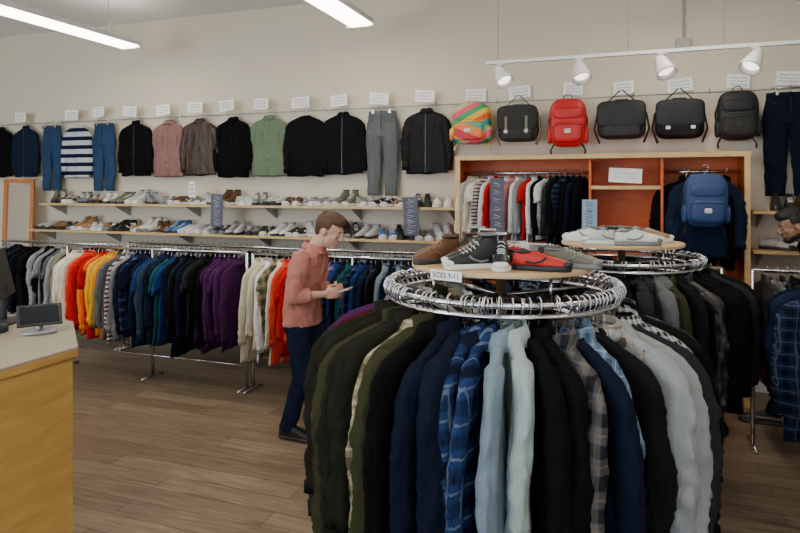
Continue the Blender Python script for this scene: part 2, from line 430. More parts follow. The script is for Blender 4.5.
cols1 = ['plum:sweater', 'maroon:sweater', 'charcoal:jacket', 'dkolive', 'dkolive', 'olive:jacket', 'dkolive', 'dkolive', 'p_tan', 'olive:jacket', 'black:shirt', 'navy:jacket', 'navy:hoodie', 'p_blue', 'p_blue', 'ltdenim', 'seafoam', 'black:sweater', 'black:jacket',
         'p_brown', 'navy:sweater', 'p_ltblue', 'black2:sweater', 'p_cream', 'ltgrey:hoodie', 'ltgrey:sweater', 'charcoal:hoodie', 'ging', 'black:jacket', 'black2:hoodie', 'leather', 'black', 'charcoal', 'navy', 'black', 'grey', 'p_navy', 'black', 'olive', 'black', 'leather', 'charcoal',
         'navy2', 'p_ltblue', 'black', 'denim', 'grey', 'p_navy', 'black', 'navy', 'white:tee', 'ltgrey:shirt', 'p_tan', 'olive:jacket', 'white:tee', 'white:shirt', 'ltgrey:shirt', 'charcoal', 'p_purple', 'white:tee', 'white:tee', 'plum:sweater']
rack1 = round_rack((-.444, 2.43), cols1, -167, zr=1.325, rad=.437, rt=.35, gl=1.04, gs=1.08, th=(.95, 1.2))
cols2 = [R.choice(['black', 'black2', 'charcoal', 'leather', 'navy', 'black', 'grey', 'olive', 'black:jacket', 'charcoal:hoodie']) for _ in range(44)]
rack2 = round_rack((.0, 3.86), cols2, -160, rad=.43, rt=.34, gl=.94, gs=.93)
cols3 = [R.choice(['p_navy', 'p_blue', 'navy', 'p_navy', 'charcoal', 'denim', 'p_ltblue', 'black']) for _ in range(36)]
cols3[:6] = ['black', 'navy', 'navy2', 'p_navy', 'p_blue', 'p_navy']
rack3 = round_rack((1.40, 3.48), cols3, 160, gl=1.0, gs=.93, top=False)

frontc = ['cream', 'white', 'cream', 'cream', 'coral', 'red', 'red', 'orange', 'red', 'yellow', 'yellow', 'orange', 'grey', 'stripe', 'ltgrey', 'navy', 'p_blue', 'navy', 'navy2', 'blue', 'denim', 'navy', 'navy2', 'teal', 'blue', 'black', 'navy2',
          'black', 'navy', 'black2', 'charcoal', 'black', 'black', 'plum', 'plum', 'plum', 'plum', 'plum']
straight_rack(-4.90, -3.02, 4.5, 1.16, [c if ':' in c or c.startswith('p_') else c + ':' + R.choice(['shirt', 'sweater', 'tee', 'shirt']) for c in frontc], posts=(-4.95, -3.95, -2.97))
frontd = ['cream:shirt', 'cream:shirt', 'white:shirt', 'p_tan:shirt', 'cream:shirt', 'coral:shirt', 'red:shirt', 'red:tee', 'coral:shirt', 'red:shirt', 'coral:sweater', 'p_red:shirt', 'black:shirt', 'p_purple:shirt', 'blue:shirt', 'navy:shirt', 'teal:shirt', 'p_blue:shirt', 'blue:shirt', 'navy2:shirt', 'p_navy:shirt',
          'black:shirt', 'ltdenim:shirt', 'navy:shirt', 'p_ltblue:shirt', 'charcoal:shirt', 'blue:shirt', 'black:shirt', 'olive:shirt', 'black:shirt', 'navy:shirt', 'grey:shirt']
straight_rack(-2.86, -1.2, 4.5, 1.16, frontd, posts=(-2.91, -2.0, -1.15))
backc = [R.choice(['charcoal', 'grey', 'black', 'charcoal', 'khaki', 'navy', 'black2', 'ltgrey', 'olive', 'black']) + ':' + R.choice(['shirt', 'sweater', 'tee']) for _ in range(28)]
straight_rack(-6.68, -5.0, 5.22, 1.10, backc, posts=(-6.72, -4.95))
backc = [R.choice(['charcoal', 'grey', 'black', 'navy', 'black2', 'p_navy', 'olive']) + ':' + R.choice(['shirt', 'tee']) for _ in range(44)]
straight_rack(-4.85, -1.55, 5.22, 1.13, backc, posts=(-4.9, -1.5))
rc = [R.choice(['black', 'charcoal', 'navy', 'black2', 'p_navy', 'leather', 'grey']) for _ in range(22)]; rc[-3:] = ['black:jacket', 'p_red:shirt', 'black:jacket']
straight_rack(-.55, .62, 4.93, 1.14, rc, gl=1.05)
rc = [R.choice(['black', 'charcoal', 'navy', 'black2', 'tan', 'leather', 'denim']) for _ in range(22)]; rc[1] = 'grey'
straight_rack(.86, 2.1, 4.62, 1.17, rc, gl=.98)

# ------------------------------------------------------------------ wall display row
RZ = 2.525; GY = WY - .085
q = MB(); q.tube([(XL + .1, WY - .045, RZ - .02), (2.6, WY - .045, RZ - .02)], .005, 8)
for x in [XL + .3 + .6 * i for i in range(19)]: q.tube([(x, WY, RZ - .02), (x, WY - .05, RZ - .02), (x, WY - .07, RZ + .01)], .005, 6)
q.obj('hanging_rail', [steel])

def paper_sign(x, z, y=WY - .10, w=.17, h=.11, rot=0, mats=None, strokes=3, name='paper_price_sign', rx=0):
    q = MB(); q.box((0, 0, 0), (w, .003, h), 0)
    for i in range(strokes):
        zz = h / 2 - h * (i + 1) / (strokes + 1); x0 = -w * .36; n = 11; pts = []
        for j in range(n): pts.append((x0 + w * .72 * j / (n - 1), -.0025, zz + (1 if j % 2 else -1) * R.uniform(.3, 1) * h * .09))
        q.tube(pts, .0020, 4, 1)
    return q.obj(name, mats or [paper, ink], None, (x, y, z), (rx, rot, 0))

row = [(-7.50, 'djacket', 'black', 'black_jacket'), (-7.06, 'djacket', 'navy2', 'denim_jacket'), (-6.22, 'sweater', 'w_stripe', 'striped_sweater'), (-5.33, 'djacket', 'black', 'black_jacket'), (-4.86, 'dshirt', 'mauve', 'mauve_shirt'),
       (-4.44, 'djacket', 'brown', 'brown_leather_jacket'), (-4.00, 'dshirt', 'black', 'black_button_shirt'), (-3.55, 'dshirt', 'sage', 'sage_green_shirt'), (-3.11, 'sweater', 'black2', 'black_sweater'), (-2.68, 'djacket', 'black2', 'charcoal_jacket'), (-1.79, 'djacket', 'leather_d', 'black_leather_jacket')]
for i, (x, kind, c, nm) in enumerate(row):
    put_garment(kind, c, None, (x, GY, RZ), R.uniform(-.08, .08), (.82 if x < -5.8 else .92, .9, .95), name=nm, trim=trim_lt if c in ('sage', 'mauve') else zipm)

def trousers(name, color, x, top=2.46, L=.93, hw=.17, y=GY):
    q = MB()
    def er(cx, w, t, z, ph=0): return [(cx + w * math.cos(2 * pi * j / 24), t * math.copysign(abs(math.sin(2 * pi * j / 24)) ** .7, math.sin(2 * pi * j / 24)) + .005 * math.sin(30 * (cx + w * math.cos(2 * pi * j / 24)) + ph), z) for j in range(24)]
    q.loft([er(0, hw, .03, 0), er(0, hw * 1.01, .034, -.035), er(0, hw * 1.0, .031, -.04), er(0, hw * 1.12, .04, -.14), er(0, hw * 1.2, .042, -.24), er(0, hw * 1.15, .03, -.275)], 0)
    for s_ in (-1, 1):
        rings = []
        for i in range(20):
            v = i / 19; z = -.18 - (L - .18) * v; c = s_ * (hw * .56 + .01 * v); w = hw * .62 * (1 - .30 * v); rings.append([(c + (w * (1 + .12 * nz(v * 8, x, s_))) * math.cos(2 * pi * j / 16), (.036 - .008 * v) * math.sin(2 * pi * j / 16) * (1 + .5 * nz(v * 9, j * .7, x)) + .006 * math.sin(9 * v + 3 * s_), z) for j in range(16)])
        q.loft(rings, 0)
        q.tube([(s_ * hw * .95, -.036, -.05), (s_ * hw * .75, -.047, -.09), (s_ * hw * .5, -.045, -.10)], .003, 6, 1)
        q.tube([(s_ * hw * .6, 0, .0), (s_ * hw * .6, 0, .04)], .006, 6, 2); q.box((s_ * hw * .6, 0, -.005), (.03, .07, .035), 2)
    for k_ in (-.11, 0.0, .11): q.box((k_, -.036, -.018), (.012, .006, .045), 0)
    q.tube([(0, -.043, -.04), (0, -.048, -.10), (0, -.046, -.18)], .003, 6, 1)
    q.tube([(-hw * .8, 0, .04), (hw * .8, 0, .04)], .005, 6, 2); q.tube([(0, 0, .04), (0, 0, .07), (.015, 0, .085), (0, 0, .10), (-.012, 0, .09)], .003, 6, 2)
    return q.obj(name, [K[color], trim_dk, hookm], None, (x, y, top), (0, 0, R.uniform(-.06, .06)))
trousers('blue_jeans', 'jeans', -6.62, hw=.13, L=.80); trousers('blue_jeans', 'jeans', -5.80, hw=.15, L=.80)
trousers('grey_trousers', 'grey', -2.25, hw=.15, L=.84); trousers('navy_trousers', 'navy', 1.28, L=.84, top=2.47, hw=.165)

for x in (-7.1, -6.25, -5.85, -5.37, -4.90, -4.48, -4.06, -3.62, -3.15, -2.71, -2.25, -1.79, -1.33, -.89, -.43, .03, .47, .92, 1.28):
    paper_sign(x + R.uniform(-.02, .02), RZ + .06 + R.uniform(-.01, .015), rot=R.uniform(-.12, .12), w=R.uniform(.17, .21), h=.115, y=WY - .025 if x > -1.5 else WY - .135)

# ------------------------------------------------------------------ bags
def backpack(name, x, z, cols, s=1., y=None):
    q = MB()
    q.sq((0, 0, -.25), (.16, .085, .215), .55, .55, 0, 28, 18)
    q.sq((0, -.075, -.335), (.125, .045, .095), .5, .5, 1, 24, 12)
    q.sq((0, -.06, -.17), (.13, .035, .055), .5, .6, 0, 20, 10)
    q.tube([(.128 * math.cos(a), -.062, -.25 + .17 * math.sin(a)) for a in [pi * i / 16 for i in range(17)]], .005, 6, 2)
    q.tube([(-.115, -.112, -.275), (0, -.120, -.268), (.115, -.112, -.275)], .004, 6, 2)
    q.tube([(-.035, .02, -.05), (-.035, .02, -.015), (-.02, .02, .005), (.02, .02, .005), (.035, .02, -.015), (.035, .02, -.05)], .008, 6, 2, r2=.004)
    for s_ in (-1, 1):
        q.tube([(s_ * .06, .06, -.06), (s_ * .13, .08, -.10), (s_ * .165, .07, -.22), (s_ * .15, .07, -.36), (s_ * .12, .07, -.43)], .022, 8, 2, r2=.008)
        q.tube([(s_ * .12, .07, -.43), (s_ * .15, .03, -.49), (s_ * .145, .02, -.53)], .010, 6, 2, r2=.003)
        q.sq((s_ * .155, 0, -.36), (.022, .06, .075), .6, .6, 0, 14, 8)
    q.sq((0, -.122, -.33), (.028, .004, .02), .4, .4, 3, 12, 6)
    o = q.obj(name, cols, None, (x, (y if y is not None else WY - .155), z), (0, 0, R.uniform(-.08, .08))); o.scale = (s, s, s); return o
def messenger(name, x, z, cols, s=1., w=.2):
    q = MB()
    q.sq((0, 0, -.27), (w, .075, .155), .4, .45, 0, 28, 14)
    q.sq((0, -.055, -.215), (w * 1.01, .04, .12), .4, .4, 1, 28, 12)
    q.sq((0, -.075, -.36), (w * .8, .025, .05), .4, .4, 0, 20, 8)
    for s_ in (-1, 1):
        q.box((s_ * w * .5, -.098, -.28), (.022, .008, .16), 2); q.box((s_ * w * .5, -.104, -.335), (.034, .008, .026), 3)
        q.tube([(s_ * .01, 0, .0), (s_ * .05, -.01, -.04), (s_ * w * .75, 0, -.13), (s_ * w * 1.0, 0, -.2)], .018, 8, 2, r2=.005)
        q.tube([(s_ * w, 0, -.2), (s_ * w * 1.12, -.02, -.34), (s_ * w * .9, -.03, -.46)], .014, 8, 2, r2=.004)
    q.tube([(-.06, 0, -.12), (-.05, -.01, -.085), (.05, -.01, -.085), (.06, 0, -.12)], .008, 6, 2)
    o = q.obj(name, cols, None, (x, WY - .14, z), (0, 0, R.uniform(-.08, .08))); o.scale = (s, s, s); return o
nyl = plain('black_nylon', (.006, .006, .007), .6, bump=.2); strapm = plain('strap_webbing', (.012, .012, .014), .7)
redn = plain('red_nylon', (.50, .008, .012), .5, bump=.2); bluen = plain('blue_nylon', (.020, .048, .16), .6, bump=.2)
greyn = plain('grey_canvas', (.018, .018, .015), .8); tagm = plain('tag_white', (.6, .6, .6), .6); greenn = plain('olive_webbing', (.16, .18, .12), .7)
yeln = plain('yellow_nylon', (.65, .55, .12), .6)
def multi(name, cols, ang):
    m, nt, b = newmat(name); N = nt.nodes.new; L = nt.links.new
    tc = N('ShaderNodeTexCoord'); mp = N('ShaderNodeMapping'); mp.inputs['Rotation'].default_value = (0, ang, 0); L(tc.outputs['Object'], mp.inputs['Vector'])
    sp = N('ShaderNodeSeparateXYZ'); L(mp.outputs['Vector'], sp.inputs[0])
    mm = N('ShaderNodeMath'); mm.operation = 'MULTIPLY'; mm.inputs[1].default_value = 3.2; L(sp.outputs[2], mm.inputs[0])
    fr = N('ShaderNodeMath'); fr.operation = 'FRACT'; L(mm.outputs[0], fr.inputs[0])
    r = N('ShaderNodeValToRGB'); r.color_ramp.interpolation = 'CONSTANT'; els = r.color_ramp.elements
    for i, c in enumerate(cols):
        el = els[i] if i < 2 else els.new(i / len(cols)); el.position = i / len(cols); el.color = c4(c)
    L(fr.outputs[0], r.inputs['Fac']); L(r.outputs['Color'], b.inputs['Base Color']); b.inputs['Roughness'].default_value = .7; return m
mc = multi('colour_block_fabric', [(.01, .30, .24), (.80, .14, .02), (.85, .50, .03), (.05, .32, .12), (.70, .08, .14), (.55, .45, .25)], .6)
mc2 = multi('colour_block_fabric_b', [(.80, .22, .05), (.05, .36, .24), (.85, .50, .08), (.55, .04, .06)], -.5)
backpack('multicolour_backpack', -1.33, RZ - .0, [mc, mc2, yeln, tagm], 1.0).scale = (1.15, 1, .9)
messenger('grey_messenger_bag', -.89, RZ + .02, [greyn, greyn, greenn, steel], 1.0, .185)
backpack('red_backpack', -.45, RZ - .0, [redn, redn, trim_dk, tagm], 1.0)
messenger('black_messenger_bag', .0, RZ + .02, [nyl, nyl, strapm, trim_dk], 1.0, .2)
messenger('black_satchel', .46, RZ + .01, [K['leather_d'], nyl, strapm, chrome], 1.0, .19)
backpack('black_backpack', .895, RZ - .0, [nyl, greyn, strapm, trim_dk], 0.95)

# ------------------------------------------------------------------ shoes
def shoe_mesh(kind='sneaker'):
    q = MB(); Ln = .29
    if kind == 'high': st = [(0, .012, .07), (.03, .027, .125), (.10, .036, .145), (.2, .038, .15), (.32, .038, .142), (.42, .037, .105), (.52, .039, .08), (.65, .044, .062), (.8, .045, .050), (.9, .038, .040), (.97, .024, .026), (1, .006, .008)]
    elif kind == 'boot': st = [(0, .012, .06), (.03, .027, .10), (.10, .035, .115), (.2, .037, .12), (.32, .037, .112), (.42, .036, .085), (.52, .038, .068), (.65, .042, .055), (.8, .041, .045), (.9, .034, .036), (.97, .02, .022), (1, .005, .006)]
    else: st = [(0, .012, .055), (.03, .027, .075), (.10, .035, .078), (.2, .037, .07), (.32, .037, .075), (.42, .037, .072), (.52, .039, .062), (.65, .044, .05), (.8, .045, .042), (.9, .038, .033), (.97, .024, .022), (1, .006, .008)]
    rings = []
    for s_, w, h in st:
        rings.append([(s_ * Ln, w * math.copysign(abs(math.cos(pi * j / 12)) ** .7, math.cos(pi * j / 12)), .02 + h * math.sin(pi * j / 12) ** .75) for j in range(13)])
    q.loft(rings, 0)
    pts = [(s_ * Ln, w + .004) for s_, w, h in st]
    outl = [(x, w) for x, w in pts] + [(x, -w) for x, w in pts[::-1]]
    q.loft([[(x, y * .95, 0) for x, y in outl], [(x, y, .004) for x, y in outl], [(x, y * 1.02, .022 + (.006 if x < .08 else 0)) for x, y in outl], [(x, y * .9, .028) for x, y in outl]], 1)
    hz = .02 + st[3][2]
    q.sq((.05, 0, hz - .002), (.048, .026, .008), .6, .9, 2, 18, 6, Matrix.Rotation(-.06, 3, 'Y'))
    q.tube([(.05 + .048 * math.cos(a), .027 * math.sin(a), hz + .001) for a in [2 * pi * i / 18 for i in range(18)]], .005, 6, 4, closed=True)
    for i in range(5):
        s_ = .40 + .065 * i; h = lerp(-s_, [(-a, c) for a, b_, c in st]) + .022
        q.tube([(s_ * Ln, -.024, h - .014), (s_ * Ln + .004, -.012, h - .001), (s_ * Ln, 0, h + .001), (s_ * Ln + .004, .012, h - .001), (s_ * Ln, .024, h - .014)], .003, 5, 3)
    for sg in (-1, 1):
        q.tube([(.07, sg * .040, .045), (.11, sg * .0405, .038), (.15, sg * .041, .05), (.17, sg * .037, .068)], .003, 6, 4, r2=.006)
    q.box((.004, 0, hz - .02), (.008, .018, .03), 4)
    if kind != 'boot': q.sq((Ln * .9, 0, .032), (.036, .040, .018), .8, .8, 1, 16, 8)
    return q.mesh('shoe_' + kind, [K['black'], white_p, trim_dk, white_p, K['white']])
SH = {k: shoe_mesh(k) for k in ('sneaker', 'high', 'boot')}
sm = {k: plain('shoe_' + k, c, .5) for k, c in {'black': (.010, .010, .012), 'white': (.72, .72, .70), 'red': (.48, .012, .008), 'grey': (.2, .21, .22), 'olive': (.13, .14, .09), 'brown': (.12, .048, .018), 'tan': (.35, .20, .09), 'navy': (.02, .03, .09), 'blue': (.05, .15, .4), 'lt': (.5, .5, .48), 'dk': (.024, .022, .020)}.items()}
def shoe(parent, loc, rot, kind, up, sole, acc, lace='white', s=1., lean=0, roll=0):
    o = D.objects.new('shoe', SH[kind]); link(o); o.parent = parent; o.location = loc; o.rotation_euler = (roll, lean, rot); o.scale = (s, s, s)
    for i, m in ((0, up), (1, sole), (3, lace), (4, acc)):
        o.material_slots[i].link = 'OBJECT'; o.material_slots[i].material = sm[m]
    return o
sh = empty('shoes_on_round_table', (-.444, 2.43, 1.410))
def ts(r_, d_, ang, *a, **k):
    a_ = math.radians(19.6 + ang); k.setdefault('s', .70)
    x = r_ * .942 - d_ * .335 - .145 * k['s'] * math.cos(a_); y = r_ * .335 + d_ * .942 - .145 * k['s'] * math.sin(a_)
    shoe(sh, (x, y, 0), a_, *a, **k)
ts(-.14, -.21, 195, 'high', 'black', 'white', 'grey'); ts(-.14, -.12, 190, 'high', 'dk', 'white', 'grey')
ts(-.035, -.21, -100, 'high', 'black', 'white', 'white')
ts(.10, -.26, -20, 'sneaker', 'red', 'black', 'black', 'red'); ts(.07, -.17, -26, 'sneaker', 'black', 'red', 'red', 'black')
ts(.23, -.18, -28, 'sneaker', 'olive', 'grey', 'grey', 'lt'); ts(.23, -.08, -18, 'sneaker', 'dk', 'olive', 'olive', 'grey')
ts(-.26, -.04, 215, 'boot', 'brown', 'dk', 'brown', 'tan'); ts(-.25, .06, 205, 'boot', 'brown', 'dk', 'brown', 'tan'); ts(-.14, .0, 195, 'boot', 'brown', 'dk', 'tan', 'tan'); ts(-.16, .13, 190, 'boot', 'dk', 'dk', 'brown', 'tan')
ts(.07, -.04, -10, 'sneaker', 'red', 'white', 'white'); ts(.02, .07, -20, 'high', 'red', 'white', 'white'); ts(.22, .04, -10, 'sneaker', 'grey', 'white', 'white')
ts(.14, .16, 0, 'sneaker', 'white', 'white', 'lt'); ts(.0, .24, 0, 'high', 'black', 'white', 'lt')
sh2 = empty('shoes_on_round_table', (.0, 3.86, 1.386))
for x, y, a, c, d in ((-.20, -.10, 3.0, 'white', 'white'), (-.20, .02, 3.1, 'black', 'white'), (.08, -.24, .25, 'white', 'grey'), (.10, -.13, .2, 'white', 'white'), (.16, .0, .4, 'tan', 'white'), (.1, .14, .2, 'grey', 'white'), (-.12, .17, 2.9, 'black', 'grey'), (-.08, -.24, 3.3, 'lt', 'white')):
    shoe(sh2, (x - .12 * math.cos(a), y - .12 * math.sin(a), 0), a, 'sneaker', c, d, 'grey', 'lt', s=.85)
card = empty('sizes_card', (0, 0, 0))
ang = math.radians(-112); cx, cy = -.444 + .356 * math.cos(ang), 2.43 + .356 * math.sin(ang)
q = MB(); q.box((0, 0, 0), (.135, .003, .034)); co = q.obj('card', [paper], card, (cx, cy, 1.392), (0, 0, ang + pi / 2))
tx = D.curves.new('sizes_text', 'FONT'); tx.body = 'SIZES 9-11'; tx.size = .027; tx.align_x = 'CENTER'; tx.align_y = 'CENTER'; tx.extrude = .0004; tx.materials.append(ink)
to = link(D.objects.new('lettering', tx)); to.parent = card; to.location = (cx + .003 * math.cos(ang), cy + .003 * math.sin(ang), 1.392); to.rotation_euler = (pi / 2, 0, ang + pi / 2)

# ------------------------------------------------------------------ wall shelves
def shelf(x0, x1, z, y0=5.56):
    q = MB(); q.box(((x0 + x1) / 2, (y0 + WY) / 2, z - .012), (x1 - x0, WY - y0 - .002, .024), 0)
    n = max(2, int((x1 - x0) / 1.0))
    for i in range(n + 1):
        x = x0 + .08 + (x1 - x0 - .16) * i / n
        a = q.pt((x - .006, WY - .002, z - .024)); b_ = q.pt((x - .006, WY - .26, z - .024)); c = q.pt((x - .006, WY - .002, z - .15))
        d = q.pt((x + .006, WY - .002, z - .024)); e_ = q.pt((x + .006, WY - .26, z - .024)); f = q.pt((x + .006, WY - .002, z - .15))
        for fc in ((a, b_, c), (d, f, e_), (b_, e_, f, c), (a, c, f, d), (a, d, e_, b_)): q.face(fc, 1, False)
    return q.obj('shoe_shelf', [pine, steel])
US, LS = 1.515, 1.20
shelf(-6.56, -1.44, US); shelf(-6.74, -1.44, LS); shelf(.98, 2.6, US); shelf(.98, 2.6, LS)
def shoe_row(x0, x1, z, n, pal):
    e = empty('row_of_shoes', (0, 0, z + .001))
    for i in range(n):
        x = x0 + (x1 - x0) * (i + .5) / n; c = R.choice(pal); k = R.choice(['sneaker', 'sneaker', 'high', 'boot']); so = R.choice(['white', 'white', 'dk', 'grey']) if k != 'boot' else 'dk'
        a = math.radians(R.choice([-60, -50, -75, -35, -100])) + R.uniform(-.1, .1)
        for dx in (-.05, .05):
            shoe(e, (x + dx - .12 * math.cos(a), 5.71 - .12 * math.sin(a), 0), a + R.uniform(-.06, .06), k, c, so, R.choice([c, 'white']), R.choice(['white', c]), s=.92)
shoe_row(-6.5, -1.5, US, 25, ['black', 'dk', 'white', 'grey', 'brown', 'tan', 'navy', 'lt', 'olive', 'black', 'grey', 'brown'])
shoe_row(-6.66, -1.5, LS, 27, ['black', 'dk', 'white', 'grey', 'brown', 'white', 'blue', 'lt', 'tan', 'black'])
shoe_row(1.1, 2.4, US, 6, ['black', 'dk', 'brown', 'lt']); shoe_row(1.1, 2.4, LS, 6, ['black', 'white', 'brown', 'lt'])
def vsign(x, y, z, w, h, mats):
    q = MB(); q.box((0, 0, 0), (w, .005, h), 0)
    n = 7
    for i in range(n):
        zz = h * .4 - h * .8 * i / (n - 1); pts = [(w * R.uniform(-.28, -.1), -.004, zz + .015), (w * .28, -.004, zz + R.uniform(-.01, .01)), (-w * .25, -.004, zz - .012), (w * R.uniform(.1, .3), -.004, zz - .018)]
        q.tube(pts, .003, 4, 1)
    return q.obj('chalk_sign', mats, None, (x, y, z), (0, R.uniform(-.08, .08), 0))
vsign(-4.02, 5.53, 1.46, .15, .34, [slate, chalk]); vsign(-1.86, 5.53, 1.43, .15, .36, [slate, chalk]); vsign(-1.02, 5.38, 1.52, .12, .52, [slate, chalk]); vsign(-.25, 5.38, 1.42, .12, .36, [bluecard, ink])
paper_sign(-4.35, 1.68, 5.55, .08, .17, 0, [paper, ink])
paper_sign(.03, 1.80, 5.5, .26, .12, .05, [paper, bluecard], 2, name='shelf_sign')

# ------------------------------------------------------------------ wardrobe cabinet
cab = empty('open_wardrobe', (0, 0, 0)); q = MB()
cx0, cx1, cy0, ct = -1.40, .935, 5.44, 1.98; WB = WY - .018
q.box(((cx0 + cx1) / 2, WB - .012, ct / 2), (cx1 - cx0, .02, ct), 1)
for x in (cx0 + .012, cx1 - .012): q.box((x, (cy0 + WB) / 2, ct / 2), (.024, WB - cy0, ct), 1)
for x in (-.25, .31): q.box((x, (cy0 + WB) / 2 + .01, ct / 2 - .02), (.02, WB - cy0 - .03, ct - .05), 1)
q.box(((cx0 + cx1) / 2, (cy0 + WB) / 2, ct - .012), (cx1 - cx0, WB - cy0, .024), 1)
q.box(((cx0 + cx1) / 2, (cy0 + WB) / 2, .06), (cx1 - cx0, WB - cy0, .12), 1)
q.box((.03, (cy0 + WB) / 2, 1.70), (.54, WB - cy0 - .03, .022), 1); q.box((.03, (cy0 + WB) / 2, 1.05), (.54, WB - cy0 - .03, .022), 1)
for x in (cx0 + .018, cx1 - .018): q.box((x, cy0 - .008, ct / 2), (.04, .018, ct), 0)
q.box(((cx0 + cx1) / 2, cy0 - .008, ct - .018), (cx1 - cx0 + .02, .02, .04), 0)
q.box((.03, cy0 + .005, 1.70), (.54, .018, .03), 0)
q.tube([(cx0 + .02, 5.64, 1.83), (-.26, 5.64, 1.83)], .012, 8, 2); q.tube([(.32, 5.64, 1.83), (cx1 - .02, 5.64, 1.83)], .012, 8, 2)
q.obj('carcass', [pine, orange_w, chrome], cab)
cc = ['white:shirt', 'cream:shirt', 'white:tee', 'stripe:shirt', 'white:shirt', 'red:shirt', 'stripe:shirt', 'white:shirt', 'pink:shirt', 'white:shirt', 'ltgrey:shirt', 'red:tee', 'white:shirt', 'black:shirt', 'white:tee', 'charcoal:shirt', 'black:shirt', 'p_navy:shirt', 'black:shirt', 'navy:shirt', 'black:shirt']
for i, c in enumerate(cc):
    c, k_ = c.split(':'); x = -1.30 + .98 * i / (len(cc) - 1)
    put_garment(k_, c, cab, (x, 5.62, 1.842), pi / 2 - .35 + R.uniform(-.1, .1), (.80, .8, .78), name='hung_%s_%d' % (k_, i))
put_garment('dshirt', 'navy2', cab, (.62, 5.40, 1.86), .05, (1.0, 1.0, .95), name='denim_jacket')
put_garment('jacket', 'black', cab, (.50, 5.60, 1.842), .4, (1, 1, 1), name='black_jacket')
put_garment('jacket', 'black', cab, (.80, 5.60, 1.842), pi / 2, (.85, .8, 1), name='black_jacket_b')
backpack('blue_backpack', .60, 1.84, [bluen, bluen, strapm, tagm], .95, y=5.23)

q = MB()
mirr = plain('mirror_glass', (.8, .82, .83), .03, 1., .01)
q.box((0, 0, .9), (.36, .01, 1.66), 1)
for x in (-.2, .2): q.box((x, -.008, .9), (.05, .03, 1.8), 0)
for z in (.02, 1.78): q.box((0, -.008, z), (.45, .03, .05), 0)
mo = wood('mirror_frame_wood', (.45, .15, .04), (.55, .2, .06)); q.obj('standing_mirror', [mo, mirr], None, (-7.0, 5.60, 0.0), (-.04, 0, .1), bevel=.004)

# ------------------------------------------------------------------ counter
q = MB()
P = [(-2.28, -.4), (-2.28, 2.10), (-2.72, 2.48), (-4.6, 2.48), (-4.6, -.4)]
q.prism(P, 0, .955, 0)
P2 = [(-2.26, -.42), (-2.26, 2.11), (-2.71, 2.50), (-4.62, 2.50), (-4.62, -.42)]
q.prism(P2, .955, .988, 0); q.prism(P2, .988, 1.0, 1)
q.obj('checkout_counter', [birch, lam], bevel=.003)
scr = plain('screen_black', (.01, .012, .015), .1)
q = MB(); q.sq((0, 0, .008), (.075, .06, .008), .3, .5, 0); q.tube([(0, .02, .01), (0, .03, .05), (0, .01, .08)], .016, 10, 0)
M = Matrix.Rotation(-.9, 3, 'X'); q.box((0, 0, .085), (.19, .012, .13), 1, M); q.box((0, -.006, .09), (.165, .004, .105), 2, M)
q.obj('payment_tablet', [steel, zipm, scr], None, (-2.64, 2.24, 1.001), (0, 0, .9), bevel=.002)
q = MB(); q.sq((0, 0, .008), (.10, .09, .008), .3, .5, 0); q.tube([(0, .02, .01), (0, .02, .2)], .02, 10, 0, r2=.012)
M = Matrix.Rotation(.22, 3, 'X'); q.box((0, 0, .25), (.34, .025, .25), 0, M); q.box((0, -.014, .25), (.31, .004, .22), 1, M)
q.obj('checkout_monitor', [trim_dk, scr], None, (-3.03, 2.33, 1.001), (0, 0, -.9), bevel=.003)
q = MB(); q.sq((0, 0, .02), (.04, .06, .02), .5, .5, 0); q.sq((0, .03, .07), (.025, .03, .05), .6, .6, 0); q.tube([(0, .05, .02), (.05, .1, .005), (.12, .06, .004), (.16, .02, .004)], .003, 6, 0)
q.obj('barcode_scanner', [trim_dk], None, (-2.84, 2.16, 1.001), (0, 0, 2.6))

# ------------------------------------------------------------------ lights
lens, nt, b = newmat('fluorescent_lens'); em = b.inputs['Emission Color']; em.default_value = (1, .915, .76, 1); b.inputs['Base Color'].default_value = (.8, .8, .78, 1)
wv = nt.nodes.new('ShaderNodeTexWave'); wv.inputs['Scale'].default_value = 8; wv.bands_direction = 'Y'
tcn = nt.nodes.new('ShaderNodeTexCoord'); nt.links.new(tcn.outputs['Object'], wv.inputs['Vector'])
mr = nt.nodes.new('ShaderNodeMapRange'); mr.inputs['To Min'].default_value = 9; mr.inputs['To Max'].default_value = 19
nt.links.new(wv.outputs['Fac'], mr.inputs['Value']); nt.links.new(mr.outputs['Result'], b.inputs['Emission Strength'])
def fluoro(x, y1, L_=2.44, z=3.18):
    q = MB(); y0 = y1 - L_
    prof = [(-.12, .055), (-.115, .02), (-.085, 0), (.085, 0), (.115, .02), (.12, .055)]
    q.loft([[(px, y, pz) for px, pz in prof] for y in (y0 + .01, y1 - .01)], 0, (True, True), sm=False)
    q.box((0, (y0 + y1) / 2, .07), (.15, L_, .025), 1)
    for s_ in (-1, 1): q.box((s_ * .127, (y0 + y1) / 2, .045), (.012, L_, .045), 1)
    for y in (y0 + .005, y1 - .005): q.box((0, y, .035), (.27, .012, .07), 1)
    for y in (y0 + .3, y1 - .3): q.tube([(0, y, .08), (0, y, H - z)], .004, 6, 2); q.sq((0, y, H - z - .01), (.05, .05, .012), .5, 1, 1, 12, 6)
    q.obj('fluorescent_ceiling_light', [lens, white_p, steel], None, (x, 0, z))
for x in (-4.93, -2.27, .45, 3.1):
    for y in (5.28, 1.6):
        if not (x == 3.1 and y == 5.28): fluoro(x, y)

